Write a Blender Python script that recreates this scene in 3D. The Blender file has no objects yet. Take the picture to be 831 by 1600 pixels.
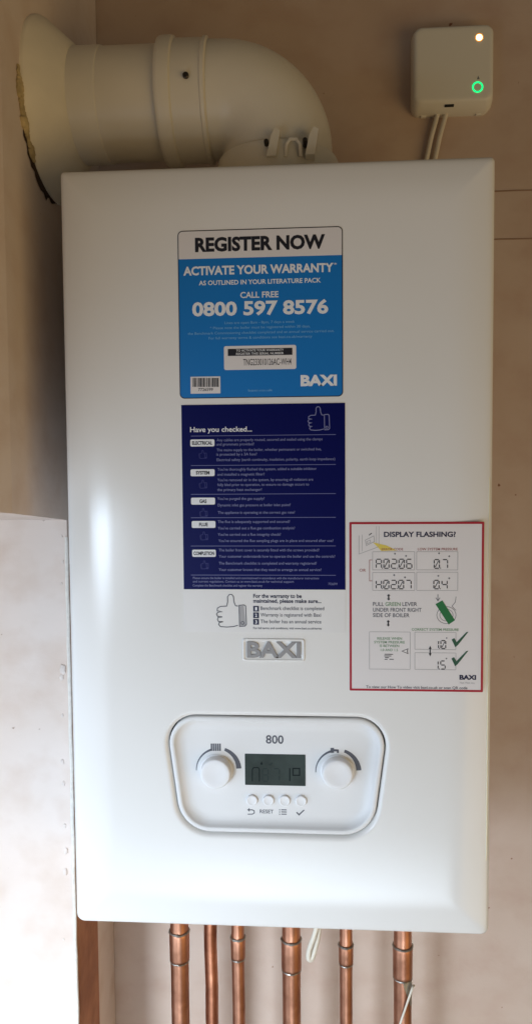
import bpy, bmesh, math, random
from mathutils import Vector, Matrix, noise

# ------------------------------------------------------------------ camera
scene = bpy.context.scene
col = scene.collection
random.seed(7)
CAM = Vector((0.041, -0.7127, 0.0821))
PITCH, YAW, ROLL, FPX = -0.0562, -0.0704, -0.0079, 1200.0
_cy, _sy, _cp, _sp = math.cos(YAW), math.sin(YAW), math.cos(PITCH), math.sin(PITCH)
FW = Vector((_sy*_cp, _cy*_cp, _sp)); _ri = Vector((_cy, -_sy, 0)); _up = _ri.cross(FW)
RI = math.cos(ROLL)*_ri + math.sin(ROLL)*_up
UP = -math.sin(ROLL)*_ri + math.cos(ROLL)*_up
cd = bpy.data.cameras.new('camera'); cam = bpy.data.objects.new('camera', cd); col.objects.link(cam)
cam.matrix_world = Matrix(((RI.x, UP.x, -FW.x, CAM.x), (RI.y, UP.y, -FW.y, CAM.y), (RI.z, UP.z, -FW.z, CAM.z), (0, 0, 0, 1)))
cd.sensor_fit = 'VERTICAL'; cd.sensor_height = 24.0; cd.lens = 24.0*FPX/1600.0
cd.clip_start = 0.02; cd.clip_end = 50
scene.camera = cam

# ------------------------------------------------------------------ light
world = bpy.data.worlds.new('World'); scene.world = world; world.use_nodes = True
bg = world.node_tree.nodes['Background']
bg.inputs[0].default_value = (1.0, 0.90, 0.72, 1); bg.inputs[1].default_value = 0.088

def area(name, loc, target, sx, sy, power, color, spread=180):
    l = bpy.data.lights.new(name, 'AREA'); l.shape = 'RECTANGLE'; l.size = sx; l.size_y = sy
    l.energy = power; l.color = color; l.spread = math.radians(spread)
    o = bpy.data.objects.new(name, l); col.objects.link(o); o.location = loc
    o.rotation_euler = (Vector(target)-Vector(loc)).to_track_quat('-Z', 'Y').to_euler()
    return o
# daylight from a window in front and to the left, aimed down with a narrow spread so that it falls low
area('daylight_window', (-1.10, -2.2, -0.60), (-0.30, 0.28, -0.92), 0.6, 1.1, 5.2, (0.68, 0.83, 1.0), 38)
# added fill from low behind the camera, for the jamb and wall under the boiler
area('low_fill', (-0.35, -2.8, -2.45), (-0.36, 0.28, -1.05), 2.4, 1.2, 5.0, (0.74, 0.87, 1.0), 36)
# daylight through the window opening in the left wall, below its head
area('side_window', (-0.62, -0.70, -0.62), (0.4, -0.70, -0.56), 1.2, 1.0, 9.0, (0.72, 0.84, 1.0))
# warm light of the room, bounced from low down on the right
area('room_light', (1.9, -1.5, -1.0), (0.0, 0.15, 0.15), 2.2, 1.7, 20.0, (1.0, 0.68, 0.30))
vs = scene.view_settings
vs.view_transform = 'Standard'; vs.look = 'None'; vs.gamma = 1.0; vs.exposure = 0.08; vs.use_curve_mapping = False

# ------------------------------------------------------------------ helpers
def lin(c):
    return tuple(((v/255)/12.92 if v/255 <= 0.04045 else ((v/255+0.055)/1.055)**2.4) for v in c) + (1,)

def mat(name, rgb, rough=0.5, metal=0.0, var=0.0, scale=20, bump=0.0, bscale=200, spec=0.5, rgb2=None, rvar=0.0, coat=0.0):
    m = bpy.data.materials.new(name); m.use_nodes = True
    nt = m.node_tree; b = nt.nodes['Principled BSDF']
    b.inputs['Base Color'].default_value = lin(rgb); b.inputs['Roughness'].default_value = rough
    b.inputs['Metallic'].default_value = metal; b.inputs['Specular IOR Level'].default_value = spec
    b.inputs['Coat Weight'].default_value = coat
    tc = nt.nodes.new('ShaderNodeTexCoord')
    if rgb2 or var:
        n = nt.nodes.new('ShaderNodeTexNoise'); n.inputs['Scale'].default_value = scale; n.inputs['Detail'].default_value = 6
        nt.links.new(tc.outputs['Object'], n.inputs['Vector'])
        r = nt.nodes.new('ShaderNodeValToRGB'); r.color_ramp.elements[0].position = 0.35; r.color_ramp.elements[1].position = 0.68
        c1 = lin(rgb); c2 = lin(rgb2) if rgb2 else tuple(v*(1-var) for v in c1[:3])+(1,)
        r.color_ramp.elements[0].color = c1; r.color_ramp.elements[1].color = c2
        nt.links.new(n.outputs['Fac'], r.inputs['Fac']); nt.links.new(r.outputs['Color'], b.inputs['Base Color'])
        if rvar:
            mr = nt.nodes.new('ShaderNodeMapRange'); mr.inputs['To Min'].default_value = max(0, rough-rvar); mr.inputs['To Max'].default_value = rough+rvar
            nt.links.new(n.outputs['Fac'], mr.inputs['Value']); nt.links.new(mr.outputs['Result'], b.inputs['Roughness'])
    if bump:
        n2 = nt.nodes.new('ShaderNodeTexNoise'); n2.inputs['Scale'].default_value = bscale; n2.inputs['Detail'].default_value = 5
        nt.links.new(tc.outputs['Object'], n2.inputs['Vector'])
        bp = nt.nodes.new('ShaderNodeBump'); bp.inputs['Strength'].default_value = bump; bp.inputs['Distance'].default_value = 0.002
        nt.links.new(n2.outputs['Fac'], bp.inputs['Height']); nt.links.new(bp.outputs['Normal'], b.inputs['Normal'])
    return m

def emis(name, rgb, strength):
    m = bpy.data.materials.new(name); m.use_nodes = True
    b = m.node_tree.nodes['Principled BSDF']; b.inputs['Base Color'].default_value = rgb+(1,)
    b.inputs['Emission Color'].default_value = rgb+(1,); b.inputs['Emission Strength'].default_value = strength
    return m

def plaster(name, c1, c2, c3, spot):
    """bare plaster: broad blotches, fine trowel variation and a few brown specks"""
    m = bpy.data.materials.new(name); m.use_nodes = True
    nt = m.node_tree; b = nt.nodes['Principled BSDF']; b.inputs['Roughness'].default_value = 0.9
    b.inputs['Specular IOR Level'].default_value = 0.2
    tc = nt.nodes.new('ShaderNodeTexCoord')
    def noi(sc, det, stretch=(1, 1, 1)):
        mp = nt.nodes.new('ShaderNodeMapping'); mp.inputs['Scale'].default_value = stretch
        nt.links.new(tc.outputs['Object'], mp.inputs['Vector'])
        n = nt.nodes.new('ShaderNodeTexNoise'); n.inputs['Scale'].default_value = sc; n.inputs['Detail'].default_value = det
        nt.links.new(mp.outputs['Vector'], n.inputs['Vector']); return n
    def ramp(n, p0, p1):
        r = nt.nodes.new('ShaderNodeMapRange'); r.inputs['From Min'].default_value = p0; r.inputs['From Max'].default_value = p1
        r.clamp = True; nt.links.new(n.outputs['Fac'], r.inputs['Value']); return r
    def mix(f, a, bb):
        x = nt.nodes.new('ShaderNodeMix'); x.data_type = 'RGBA'
        nt.links.new(f.outputs['Result'], x.inputs['Factor'])
        for s, v in ((6, a), (7, bb)):
            if isinstance(v, tuple): x.inputs[s].default_value = v
            else: nt.links.new(v.outputs[2], x.inputs[s])
        return x
    a = mix(ramp(noi(6, 4), 0.3, 0.7), lin(c1), lin(c2))
    c = mix(ramp(noi(22, 7, (0.8, 1, 1.0)), 0.45, 0.95), a, lin(c3))
    d = mix(ramp(noi(95, 2), 0.765, 0.80), c, lin(spot))
    nt.links.new(d.outputs[2], b.inputs['Base Color'])
    bn = noi(110, 10, (0.9, 1, 1.1)); bp = nt.nodes.new('ShaderNodeBump'); bp.inputs['Strength'].default_value = 0.2; bp.inputs['Distance'].default_value = 0.002
    nt.links.new(bn.outputs['Fac'], bp.inputs['Height']); nt.links.new(bp.outputs['Normal'], b.inputs['Normal'])
    return m

M = {}
M['casing'] = mat('white_enamel', (234, 233, 231), 0.15, bump=0.012, bscale=900, spec=0.42, rgb2=(231, 230, 227), scale=6, rvar=0.05)
M['plastic'] = mat('white_plastic', (226, 226, 226), 0.42, bump=0.02, bscale=1500)
M['bezel'] = mat('bezel_plastic', (222, 222, 220), 0.35)
M['knob'] = mat('knob_plastic', (232, 232, 233), 0.38)
M['dark'] = mat('dark_gap', (22, 24, 26), 0.8)
M['flue'] = mat('flue_white', (226, 218, 200), 0.38, var=0.12, scale=9, bump=0.02, bscale=150, rvar=0.1)
M['rubber'] = mat('seal_rubber', (236, 227, 206), 0.6, var=0.16, scale=14, bump=0.05, bscale=120)
M['hub'] = mat('hub_plastic', (216, 212, 200), 0.45)
M['cable'] = mat('white_cable', (214, 206, 190), 0.45, var=0.1, scale=60)
M['foam'] = mat('foam_yellow', (204, 182, 134), 0.9, var=0.45, scale=90, bump=0.5, bscale=140)
M['hole'] = mat('hole_dark', (60, 41, 27), 0.95)
M['wall'] = plaster('pink_plaster', (187, 165, 149), (196, 177, 163), (176, 149, 132), (134, 98, 78))
M['wall2'] = plaster('left_plaster', (216, 201, 190), (224, 212, 204), (202, 180, 164), (164, 142, 126))
M['score'] = mat('score_line', (150, 122, 104), 0.95)
M['bead'] = mat('bead_white', (226, 222, 214), 0.6, var=0.15, scale=150)
M['chip'] = mat('chip_plaster', (224, 212, 204), 0.95, var=0.15, scale=150)
M['lining'] = mat('lining_brown', (172, 118, 84), 0.75, rgb2=(142, 92, 64), scale=30, bump=0.2, bscale=90)
M['copper'] = mat('copper', (192, 138, 111), 0.42, 1.0, scale=26, rgb2=(124, 82, 62), bump=0.08, bscale=110, rvar=0.16)
M['copper_dull'] = mat('copper_dull', (196, 136, 106), 0.42, 1.0, scale=36, rgb2=(136, 84, 62), bump=0.08, bscale=120, rvar=0.14)
M['solder'] = mat('solder', (176, 170, 160), 0.4, 1.0, var=0.4, scale=160, bump=0.2, bscale=300)
M['foil'] = mat('foil_tape', (170, 166, 156), 0.3, 0.8, var=0.35, scale=90, bump=0.2, bscale=160)
M['paper'] = mat('sticker_white', (226, 222, 222), 0.4)
M['film'] = mat('sticker_film', (234, 233, 232), 0.25, var=0.03, scale=30)
M['blue'] = mat('print_blue', (14, 118, 196), 0.35)
M['navy'] = mat('print_navy', (2, 8, 80), 0.4, spec=0.15)
M['ink'] = mat('print_black', (22, 22, 34), 0.5)
M['inknavy'] = mat('print_dark_navy', (20, 24, 62), 0.5)
M['white'] = mat('print_white', (232, 234, 238), 0.45)
M['paleblue'] = mat('print_pale_blue', (120, 180, 226), 0.45)
M['mist'] = mat('print_grey_blue', (128, 132, 176), 0.45)
M['line'] = mat('print_line_blue', (104, 108, 158), 0.45)
M['ghost'] = mat('print_ghost', (20, 22, 104), 0.45)
M['red'] = mat('print_red', (168, 16, 42), 0.45)
M['rust'] = mat('print_brown_red', (160, 92, 88), 0.5)
M['green'] = mat('print_green', (28, 112, 62), 0.45)
M['tick'] = mat('print_tick', (36, 84, 62), 0.45)
M['leaf'] = mat('print_pale_green', (112, 150, 112), 0.45)
M['yellow'] = mat('print_yellow', (222, 202, 92), 0.45)
M['grey'] = mat('print_grey', (112, 112, 118), 0.5)
M['palegrey'] = mat('print_pale_grey', (168, 166, 168), 0.5)
M['slate'] = mat('print_slate', (84, 86, 96), 0.5)
M['badge'] = mat('badge_grey', (148, 146, 147), 0.4)
M['lcd'] = mat('display_glass', (66, 76, 74), 0.12, var=0.3, scale=45)
M['seg'] = mat('display_segment', (27, 35, 36), 0.15)
M['segdim'] = mat('display_segment_faint', (48, 58, 57), 0.15)
M['amber'] = emis('amber_led', (1.0, 0.72, 0.36), 6.0)
M['amber_ring'] = emis('amber_glow', (1.0, 0.42, 0.08), 0.55)
M['greenled'] = emis('green_led', (0.0, 0.9, 0.22), 1.4)
M['seal'] = mat('edge_highlight', (232, 226, 200), 0.3)  # cream of the strip painting the casing's edge highlight
M['screw'] = mat('screw_steel', (70, 64, 58), 0.4, 0.9)

def obj(name, me, m, parent=None):
    me.materials.append(M[m]) if m else None
    o = bpy.data.objects.new(name, me); col.objects.link(o)
    if parent: o.parent = parent
    return o

def root_loc(p):
    v = Vector((0, 0, 0))
    while p: v += p.location; p = p.parent
    return v

def mk(name, vs_, fs, m, parent=None, smooth=True, angle=35):
    off = root_loc(parent)
    me = bpy.data.meshes.new(name)
    if parent is None:
        c = sum((Vector(v) for v in vs_), Vector())/len(vs_); off = c
    me.from_pydata([tuple(Vector(v)-off) for v in vs_], [], fs); me.validate()
    bm = bmesh.new(); bm.from_mesh(me); bmesh.ops.remove_doubles(bm, verts=bm.verts, dist=1e-6)
    if len(bm.faces) and any(len(e.link_faces) == 2 for e in bm.edges): bmesh.ops.recalc_face_normals(bm, faces=bm.faces)
    bm.to_mesh(me); bm.free()
    if smooth:
        me.polygons.foreach_set('use_smooth', [True]*len(me.polygons)); me.set_sharp_from_angle(angle=math.radians(angle))
    o = obj(name, me, m, parent)
    if parent is None: o.location = off
    return o

def thing(name, label, cat, loc, group=None):
    o = bpy.data.objects.new(name, None); o.empty_display_size = 0.02; col.objects.link(o); o.location = loc
    o['label'] = label; o['category'] = cat
    if group: o['group'] = group
    return o
def tag(o, label, cat, group=None):
    o['label'] = label; o['category'] = cat
    if group: o['group'] = group
    return o

def loft(loops, cap0=False, cap1=False, closed=True):
    vs_ = [p for l in loops for p in l]; n = len(loops[0]); fs = []
    for k in range(len(loops)-1):
        for i in range(n if closed else n-1):
            j = (i+1) % n
            fs.append((k*n+i, k*n+j, (k+1)*n+j, (k+1)*n+i))
    if cap0: fs.append(tuple(range(n-1, -1, -1)))
    if cap1: fs.append(tuple((len(loops)-1)*n+i for i in range(n)))
    return vs_, fs

def rpoly(pts, rads, seg=8):
    """rounded polygon (x, z), pts counter-clockwise"""
    out = []; n = len(pts)
    for i in range(n):
        p = Vector(pts[i]); a = (Vector(pts[i-1])-p).normalized(); b = (Vector(pts[(i+1) % n])-p).normalized()
        r = rads[i] if isinstance(rads, (list, tuple)) else rads
        ang = a.angle(b); d = r/math.tan(ang/2); c = p + (a+b).normalized()*(r/math.sin(ang/2))
        s = p+a*d-c; e = p+b*d-c
        t0 = math.atan2(s.y, s.x); t1 = math.atan2(e.y, e.x); dt = (t1-t0+math.pi) % (2*math.pi)-math.pi
        for k in range(seg+1):
            t = t0+dt*k/seg; out.append((c.x+r*math.cos(t), c.y+r*math.sin(t)))
    return out

def rrect(x0, z0, x1, z1, r, seg=6): return rpoly([(x0, z0), (x1, z0), (x1, z1), (x0, z1)], r, seg)

def inset_poly(pts, d):
    n = len(pts); out = []
    for i in range(n):
        p = Vector(pts[i]); e0 = (p-Vector(pts[i-1])).normalized(); e1 = (Vector(pts[(i+1) % n])-p).normalized()
        n0 = Vector((-e0.y, e0.x)); n1 = Vector((-e1.y, e1.x)); b = (n0+n1).normalized()
        out.append(tuple(p+b*(d/b.dot(n0))))
    return out

def lathe_x(prof, cy, cz, seg=48):
    return loft([[(x, cy+r*math.cos(2*math.pi*i/seg), cz+r*math.sin(2*math.pi*i/seg)) for i in range(seg)] for x, r in prof])
def lathe_z(prof, cx, cy, seg=28, caps=True):
    return loft([[(cx+r*math.cos(2*math.pi*i/seg), cy+r*math.sin(2*math.pi*i/seg), z) for i in range(seg)] for z, r in prof], caps, caps)
def lathe_y(prof, cx, cz, seg=40):
    return loft([[(cx+r*math.cos(2*math.pi*i/seg), y, cz+r*math.sin(2*math.pi*i/seg)) for i in range(seg)] for y, r in prof], True, True)

def tube(path, r, seg=10, caps=True):
    P = [Vector(p) for p in path]; loops = []; prev = None
    for i, p in enumerate(P):
        t = (P[min(i+1, len(P)-1)]-P[max(i-1, 0)]).normalized()
        u = (prev - t*prev.dot(t)) if prev else t.orthogonal()
        u.normalize(); prev = u; w = t.cross(u); rr = r[i] if isinstance(r, (list, tuple)) else r
        loops.append([p+(u*math.cos(2*math.pi*k/seg)+w*math.sin(2*math.pi*k/seg))*rr for k in range(seg)])
    return loft(loops, caps, caps)

def catmull(pts, n=8):
    P = [Vector(p) for p in pts]; P = [P[0]*2-P[1]]+P+[P[-1]*2-P[-2]]; out = []
    for i in range(1, len(P)-2):
        for k in range(n):
            t = k/n; a, b, c, d = P[i-1:i+3]
            out.append(0.5*((2*b)+(c-a)*t+(2*a-5*b+4*c-d)*t*t+(3*b-a-3*c+d)*t**3))
    out.append(P[-2]); return out

def at(px, py, Y):
    """point of the photograph carried onto the vertical plane at depth Y"""
    d = FW+RI*((px-415.5)/FPX)-UP*((py-800)/FPX)
    return CAM+d*((Y-CAM.y)/d.y)

# ------------------------------------------------------------------ setting: the two plaster walls
YB = 0.285
XL = -0.2415
bw = mk('back_wall', [(-0.9, YB, -1.2), (0.9, YB, -1.2), (0.9, YB, 1.1), (-0.9, YB, 1.1), (-0.9, YB+0.1, -1.2), (0.9, YB+0.1, -1.2), (0.9, YB+0.1, 1.1), (-0.9, YB+0.1, 1.1)],
        [(0, 1, 2, 3), (5, 4, 7, 6), (0, 4, 5, 1), (3, 2, 6, 7), (0, 3, 7, 4), (1, 5, 6, 2)], 'wall', smooth=False)
bw['kind'] = 'structure'
for z0, z1 in ((0.4258, 0.4250), (0.3662, 0.3670)):
    pts = [(0.14+0.38*i/24, z0+(z1-z0)*i/24+0.0006*noise.noise((i*0.7, z0*50, 0))) for i in range(25)]
    lo = [[(x, YB-0.0006, z-0.0009-0.0004*noise.noise((x*40, 3, z0))), (x, YB-0.0009, z), (x, YB-0.0006, z+0.0009+0.0004*noise.noise((x*40, 8, z0)))] for x, z in pts]
    v, f = loft(lo, closed=False); mk('score_line', v, f, 'score', bw)

JY, HZ, BY = 0.127, 0.0267, -0.024
def head(y): return HZ + (JY-y)*0.107
XO = -0.62
XN, YN = -0.52, -0.95
lv = [(XL, YB-0.001, -1.2), (XL, YB-0.001, 1.1), (XL, BY, 1.1), (XL, BY, head(BY)), (XL, JY, HZ), (XL, JY, -1.2),
      (XN, YN, 1.1), (XN, YN, head(YN)), (XO, JY, HZ), (XO, JY, -1.2), (XO, BY, head(BY)), (XO-0.05, YN, head(YN)), (XO-0.05, YN, 1.1), (XO, YB-0.001, 1.1), (XO, YB-0.001, -1.2)]
lf = [(0, 1, 2, 3, 4), (0, 4, 5), (3, 2, 6, 7), (4, 8, 9, 5), (3, 10, 8, 4), (7, 11, 10, 3), (6, 12, 11, 7), (1, 13, 12, 6, 2), (14, 13, 1, 0), (9, 14, 0, 5), (12, 13, 14, 9, 8, 10, 11)]
lw = mk('left_wall', lv, lf, 'wall2', smooth=False); lw['kind'] = 'structure'
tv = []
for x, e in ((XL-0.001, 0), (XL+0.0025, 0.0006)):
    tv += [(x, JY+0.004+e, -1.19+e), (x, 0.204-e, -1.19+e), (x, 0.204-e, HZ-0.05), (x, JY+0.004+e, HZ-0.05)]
mk('brown_lining', tv, [(0, 3, 2, 1), (4, 5, 6, 7), (0, 1, 5, 4), (1, 2, 6, 5), (2, 3, 7, 6), (3, 0, 4, 7)], 'lining', lw, smooth=False)  # thin brown sheet over part of the jamb return
# corner bead of the window jamb, and lumps of plaster left along it
zs = [-1.19+i*0.0203 for i in range(60)]
v, f = tube([(XL-0.0004+0.0007*noise.noise((z*30, 0, 5)), JY-0.0008+0.0006*noise.noise((z*30, 9, 5)), z) for z in zs], [0.0022+0.0007*noise.noise((z*60, 4, 1)) for z in zs], 8)
mk('corner_bead', v, f, 'bead', lw)
def lump(name, c, r, m, parent, sq=(1, 0.5, 1), seed=0, amp=0.45, sub=2):
    bm = bmesh.new(); bmesh.ops.create_icosphere(bm, subdivisions=sub, radius=1)
    vs_ = []
    for q in bm.verts:
        k = 1+amp*noise.noise(q.co*1.6+Vector((seed*3.1, seed*1.7, 0)))
        vs_.append((c[0]+q.co.x*r*k*sq[0], c[1]+q.co.y*r*k*sq[1], c[2]+q.co.z*r*k*sq[2]))
    fs = [tuple(x.index for x in fc.verts) for fc in bm.faces]; bm.free()
    return mk(name, vs_, fs, m, parent)
for i, (px, py, r) in enumerate(((97, 838, 1.5), (99, 878, 1.8), (97, 912, 1.4), (99, 1046, 4.6), (97, 1058, 3.2), (98, 1118, 1.8),
                                 (98, 1190, 2.6), (100, 1224, 2.4), (102, 1290, 2.2), (104, 1330, 3.0), (103, 1362, 3.4), (100, 1468, 1.4))):
    p = at(px, py, JY); lump('plaster_chip', (p.x, JY, p.z), r/1000, 'chip', lw, (0.8, 0.55, 1.3), i)

# ------------------------------------------------------------------ boiler
FY = -0.0078            # plane of the flat front
W2, H2 = 0.1975, 0.358
boiler = thing('boiler', 'white wall-hung boiler with two dials and three printed stickers on its front', 'boiler', (0, 0.14, -H2))
def S(px, py, y=FY): p = at(px, py, y); return p.x, p.z
# control panel outline (trapezoid, wider at the top)
PAN = [(-0.0923, -0.2632), (0.0898, -0.2632), (0.1046, -0.1496), (-0.1070, -0.1496)]
PR = [0.033, 0.033, 0.027, 0.027]
def panloop(d, y, seg=10): return [(x, y, z) for x, z in rpoly(inset_poly(PAN, d), [max(0.004, r-d) for r in PR], seg)]

prof = [(0.046, -0.010, 0.004), (0.042, -0.010, 0.004), (0.034, -0.0098, 0.004), (0.026, -0.0091, 0.004), (0.018, -0.0077, 0.004), (0.010, -0.0057, 0.005), (0.006, -0.0045, 0.006),
        (0.0035, -0.0034, 0.0065), (0.0018, -0.002, 0.007), (0.0006, 0.0, 0.0075), (0.0, 0.003, 0.008), (0.0, 0.05, 0.008), (0.0, 0.262, 0.008)]
loops = [[(x, y*0.78 if y < 0 else y, z) for x, z in rpoly([(-W2+i, -H2+i), (W2-i, -H2+i), (W2-i, H2-i), (-W2+i, H2-i)], [r, r, r*0.55, r*0.45], 6)] for i, y, r in prof]
v, f = loft(loops, False, True)
# flat front face with the opening of the control panel, whose lip rolls inwards
lip = [panloop(d, y) for d, y in ((-0.0055, FY), (-0.0040, FY), (-0.0028, FY+0.0003), (-0.0016, FY+0.0010), (-0.0006, FY+0.0022), (0.0, FY+0.0042), (0.0, FY+0.012))]
lv_, lf_ = loft(lip); o_ = len(v); v += lv_; f += [tuple(i+o_ for i in q) for q in lf_]
bm = bmesh.new()
A = [bm.verts.new(p) for p in loops[0]]; Bq = [bm.verts.new(p) for p in lip[0]]
es = [bm.edges.new((L[i], L[(i+1) % len(L)])) for L in (A, Bq) for i in range(len(L))]
bmesh.ops.triangle_fill(bm, edges=es, use_beauty=True)
bm.verts.index_update(); o_ = len(v); v += [tuple(q.co) for q in bm.verts]; f += [tuple(o_+q.index for q in fc.verts) for fc in bm.faces]; bm.free()
mk('casing', v, f, 'casing', boiler, angle=50)
# cream strip that paints a highlight along the rounded right edge
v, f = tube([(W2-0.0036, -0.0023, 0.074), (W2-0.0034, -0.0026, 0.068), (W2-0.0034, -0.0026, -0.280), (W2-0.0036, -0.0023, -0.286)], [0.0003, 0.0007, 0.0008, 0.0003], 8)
mk('edge_highlight', v, f, 'seal', boiler)
# dark cavity behind the gap
v, f = loft([panloop(-0.0005, FY+0.0115), panloop(0.006, FY+0.0115)]); 
panel = mk('control_panel', *loft([panloop(d, y) for d, y in ((0.0013, FY+0.011), (0.0013, FY+0.0022), (0.0016, FY+0.0016), (0.0024, FY+0.0012), (0.0050, FY+0.0012), (0.0056, FY+0.0016),
        (0.0064, FY+0.0030), (0.0085, FY+0.0052), (0.0115, FY+0.0066), (0.0150, FY+0.0071), (0.0175, FY+0.0072))], False, True), 'plastic', boiler, angle=60)
mk('gap_backing', v, f, 'dark', boiler)
PY = FY+0.0072
def SP(px, py): return S(px, py, PY)

# ------------------------------------------------------------------ printing: flat lettering collected per colour
_cache = {}
def text_geo(s, bold):
    k = (s, bold)
    if k in _cache: return _cache[k]
    cu = bpy.data.curves.new('t', 'FONT'); cu.body = s; cu.resolution_u = 3; cu.offset = bold
    o = bpy.data.objects.new('t', cu); me = o.to_mesh()
    r = ([(a.co.x, a.co.y) for a in me.vertices], [tuple(p.vertices) for p in me.polygons]); o.to_mesh_clear()
    bpy.data.objects.remove(o); bpy.data.curves.remove(cu); _cache[k] = r; return r
CAPH = max(p[1] for p in text_geo('H', 0.0)[0])

class Print:
    def __init__(self, y, plane=FY): self.v = []; self.f = []; self.y = y; self.plane = plane
    def S(self, px, py): p = at(px, py, self.plane); return p.x, p.z
    def add(self, pts, fs): o = len(self.v); self.v += [(x, self.y, z) for x, z in pts]; self.f += [tuple(i+o for i in q) for q in fs]
    def text(self, s, x0, x1, yb, cap, bold=0.0, shear=0.0):
        g, fs = text_geo(s, bold); a = min(p[0] for p in g); b = max(p[0] for p in g); xc = (x0+x1)/2
        cx, cz = self.S(xc, yb); w = self.S(x1, yb)[0]-self.S(x0, yb)[0]; k = w/(b-a); hz = (self.S(xc, yb-cap)[1]-cz)/(CAPH+2*bold)
        self.add([(cx-w/2+(x-a)*k+shear*y*hz, cz+(y+bold)*hz) for x, y in g], fs); return self
    def quad(self, x0, y0, x1, y1):
        cx, cz = self.S((x0+x1)/2, (y0+y1)/2); w = (self.S(x1, (y0+y1)/2)[0]-self.S(x0, (y0+y1)/2)[0])/2; h = (self.S((x0+x1)/2, y0)[1]-self.S((x0+x1)/2, y1)[1])/2
        self.add([(cx-w, cz-h), (cx+w, cz-h), (cx+w, cz+h), (cx-w, cz+h)], [(0, 1, 2, 3)]); return self
    def box(self, x0, y0, x1, y1): # returns metric box
        cx, cz = self.S((x0+x1)/2, (y0+y1)/2); w = (self.S(x1, (y0+y1)/2)[0]-self.S(x0, (y0+y1)/2)[0])/2; h = (self.S((x0+x1)/2, y0)[1]-self.S((x0+x1)/2, y1)[1])/2
        return cx-w, cz-h, cx+w, cz+h
    def round(self, x0, y0, x1, y1, r):
        L = rrect(*self.box(x0, y0, x1, y1), r, 5); self.add(L, [tuple(range(len(L)))]); return self
    def frame(self, x0, y0, x1, y1, t, r=0.0005):
        a = self.box(x0, y0, x1, y1); L0 = rrect(*a, r, 5); L1 = rrect(a[0]+t, a[1]+t, a[2]-t, a[3]-t, max(0.0001, r-t), 5); n = len(L0)
        self.add(L0+L1, [(i, (i+1) % n, n+(i+1) % n, n+i) for i in range(n)]); return self
    def poly(self, pts): self.add([self.S(*p) for p in pts], [tuple(range(len(pts)))]); return self
    def stroke(self, pts, wpx, closed=False, metric=False):
        P = [Vector(p if metric else self.S(*p)) for p in pts]; w = wpx if metric else wpx*0.00060; n = len(P); L = []; R = []
        for i in range(n):
            a = P[i-1] if (i or closed) else P[i]; b = P[(i+1) % n] if (i < n-1 or closed) else P[i]
            e0 = (P[i]-a).normalized() if (P[i]-a).length else (b-P[i]).normalized(); e1 = (b-P[i]).normalized() if (b-P[i]).length else e0
            n0 = Vector((-e0.y, e0.x)); n1 = Vector((-e1.y, e1.x)); m = (n0+n1)
            m = m.normalized() if m.length > 0.3 else n0
            k = min(1.6, 1/max(0.3, m.dot(n0))); L.append(tuple(P[i]+m*w/2*k)); R.append(tuple(P[i]-m*w/2*k))
        self.add(L+R, [(i, n+i, n+(i+1) % n, (i+1) % n) for i in range(n if closed else n-1)]); return self
    def seven(self, ch, x0, y0, x1, y1, t=1.4):
        segs = dict(zip('0123456789AH', ('abcdef', 'bc', 'abged', 'abgcd', 'fgbc', 'afgcd', 'afgedc', 'abc', 'abcdefg', 'abcdfg', 'abcefg', 'bcefg')))[ch]
        ym = (y0+y1)/2; g = t*0.6
        Q = dict(a=((x0+g, y0), (x1-g, y0)), b=((x1, y0+g), (x1, ym-g)), c=((x1, ym+g), (x1, y1-g)), d=((x0+g, y1), (x1-g, y1)), e=((x0, ym+g), (x0, y1-g)), f=((x0, y0+g), (x0, ym-g)), g=((x0+g, ym), (x1-g, ym)))
        for s in segs: self.stroke(Q[s], t)
        if ch == '0' and y1-y0 > 9: self.stroke([(x0+g*1.6, y1-g*2), (x1-g*1.6, y0+g*2)], t*0.7)
        return self
    def build(self, name, m, parent):
        for q in range(len(self.v)): pass
        me_off = root_loc(parent); me = bpy.data.meshes.new(name)
        me.from_pydata([tuple(Vector(p)-me_off) for p in self.v], [], self.f)
        bm = bmesh.new(); bm.from_mesh(me)
        for fc in bm.faces:
            if fc.normal.y > 0: fc.normal_flip()
        bm.to_mesh(me); bm.free()
        return obj(name, me, m, parent)

def sheet(name, box, r, y0, y1, m, parent):
    L = rrect(*box, r, 6)
    return mk(name, *loft([[(x, y0, z) for x, z in L], [(x, y1+0.00004, z) for x, z in L], [(x, y1, z) for x, z in rrect(box[0]+0.00004, box[1]+0.00004, box[2]-0.00004, box[3]-0.00004, max(r-0.00004, 0.00005), 6)]], False, True), m, parent, smooth=False)
L0 = FY-0.00030; LAY = 0.00012
def layer(k): return Print(L0-LAY*k)
THUMB = [(.71, .36), (.63, .35), (.58, .24), (.56, .08), (.51, .015), (.43, .015), (.37, .08), (.375, .22), (.34, .36), (.14, .37), (.04, .42), (.03, .50), (.20, .53), (.05, .545), (.01, .60), (.05, .67), (.20, .68), (.06, .70), (.04, .76), (.08, .82), (.22, .825), (.10, .85), (.08, .91), (.14, .97), (.35, .985), (.56, .97), (.71, .93)]
def thumb(P, x0, y0, x1, y1, t):
    g = lambda q: (x0+q[0]*(x1-x0), y0+q[1]*(y1-y0))
    P.stroke([g(q) for q in THUMB], t); P.stroke([g(q) for q in ((.745, .34), (.90, .325), (.96, .36), (.985, .90), (.94, .955), (.76, .965))], t, True)
    P.stroke([g((.86+.05*math.cos(a*math.pi/4), .86+.045*math.sin(a*math.pi/4))) for a in range(8)], t*0.8, True)

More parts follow.
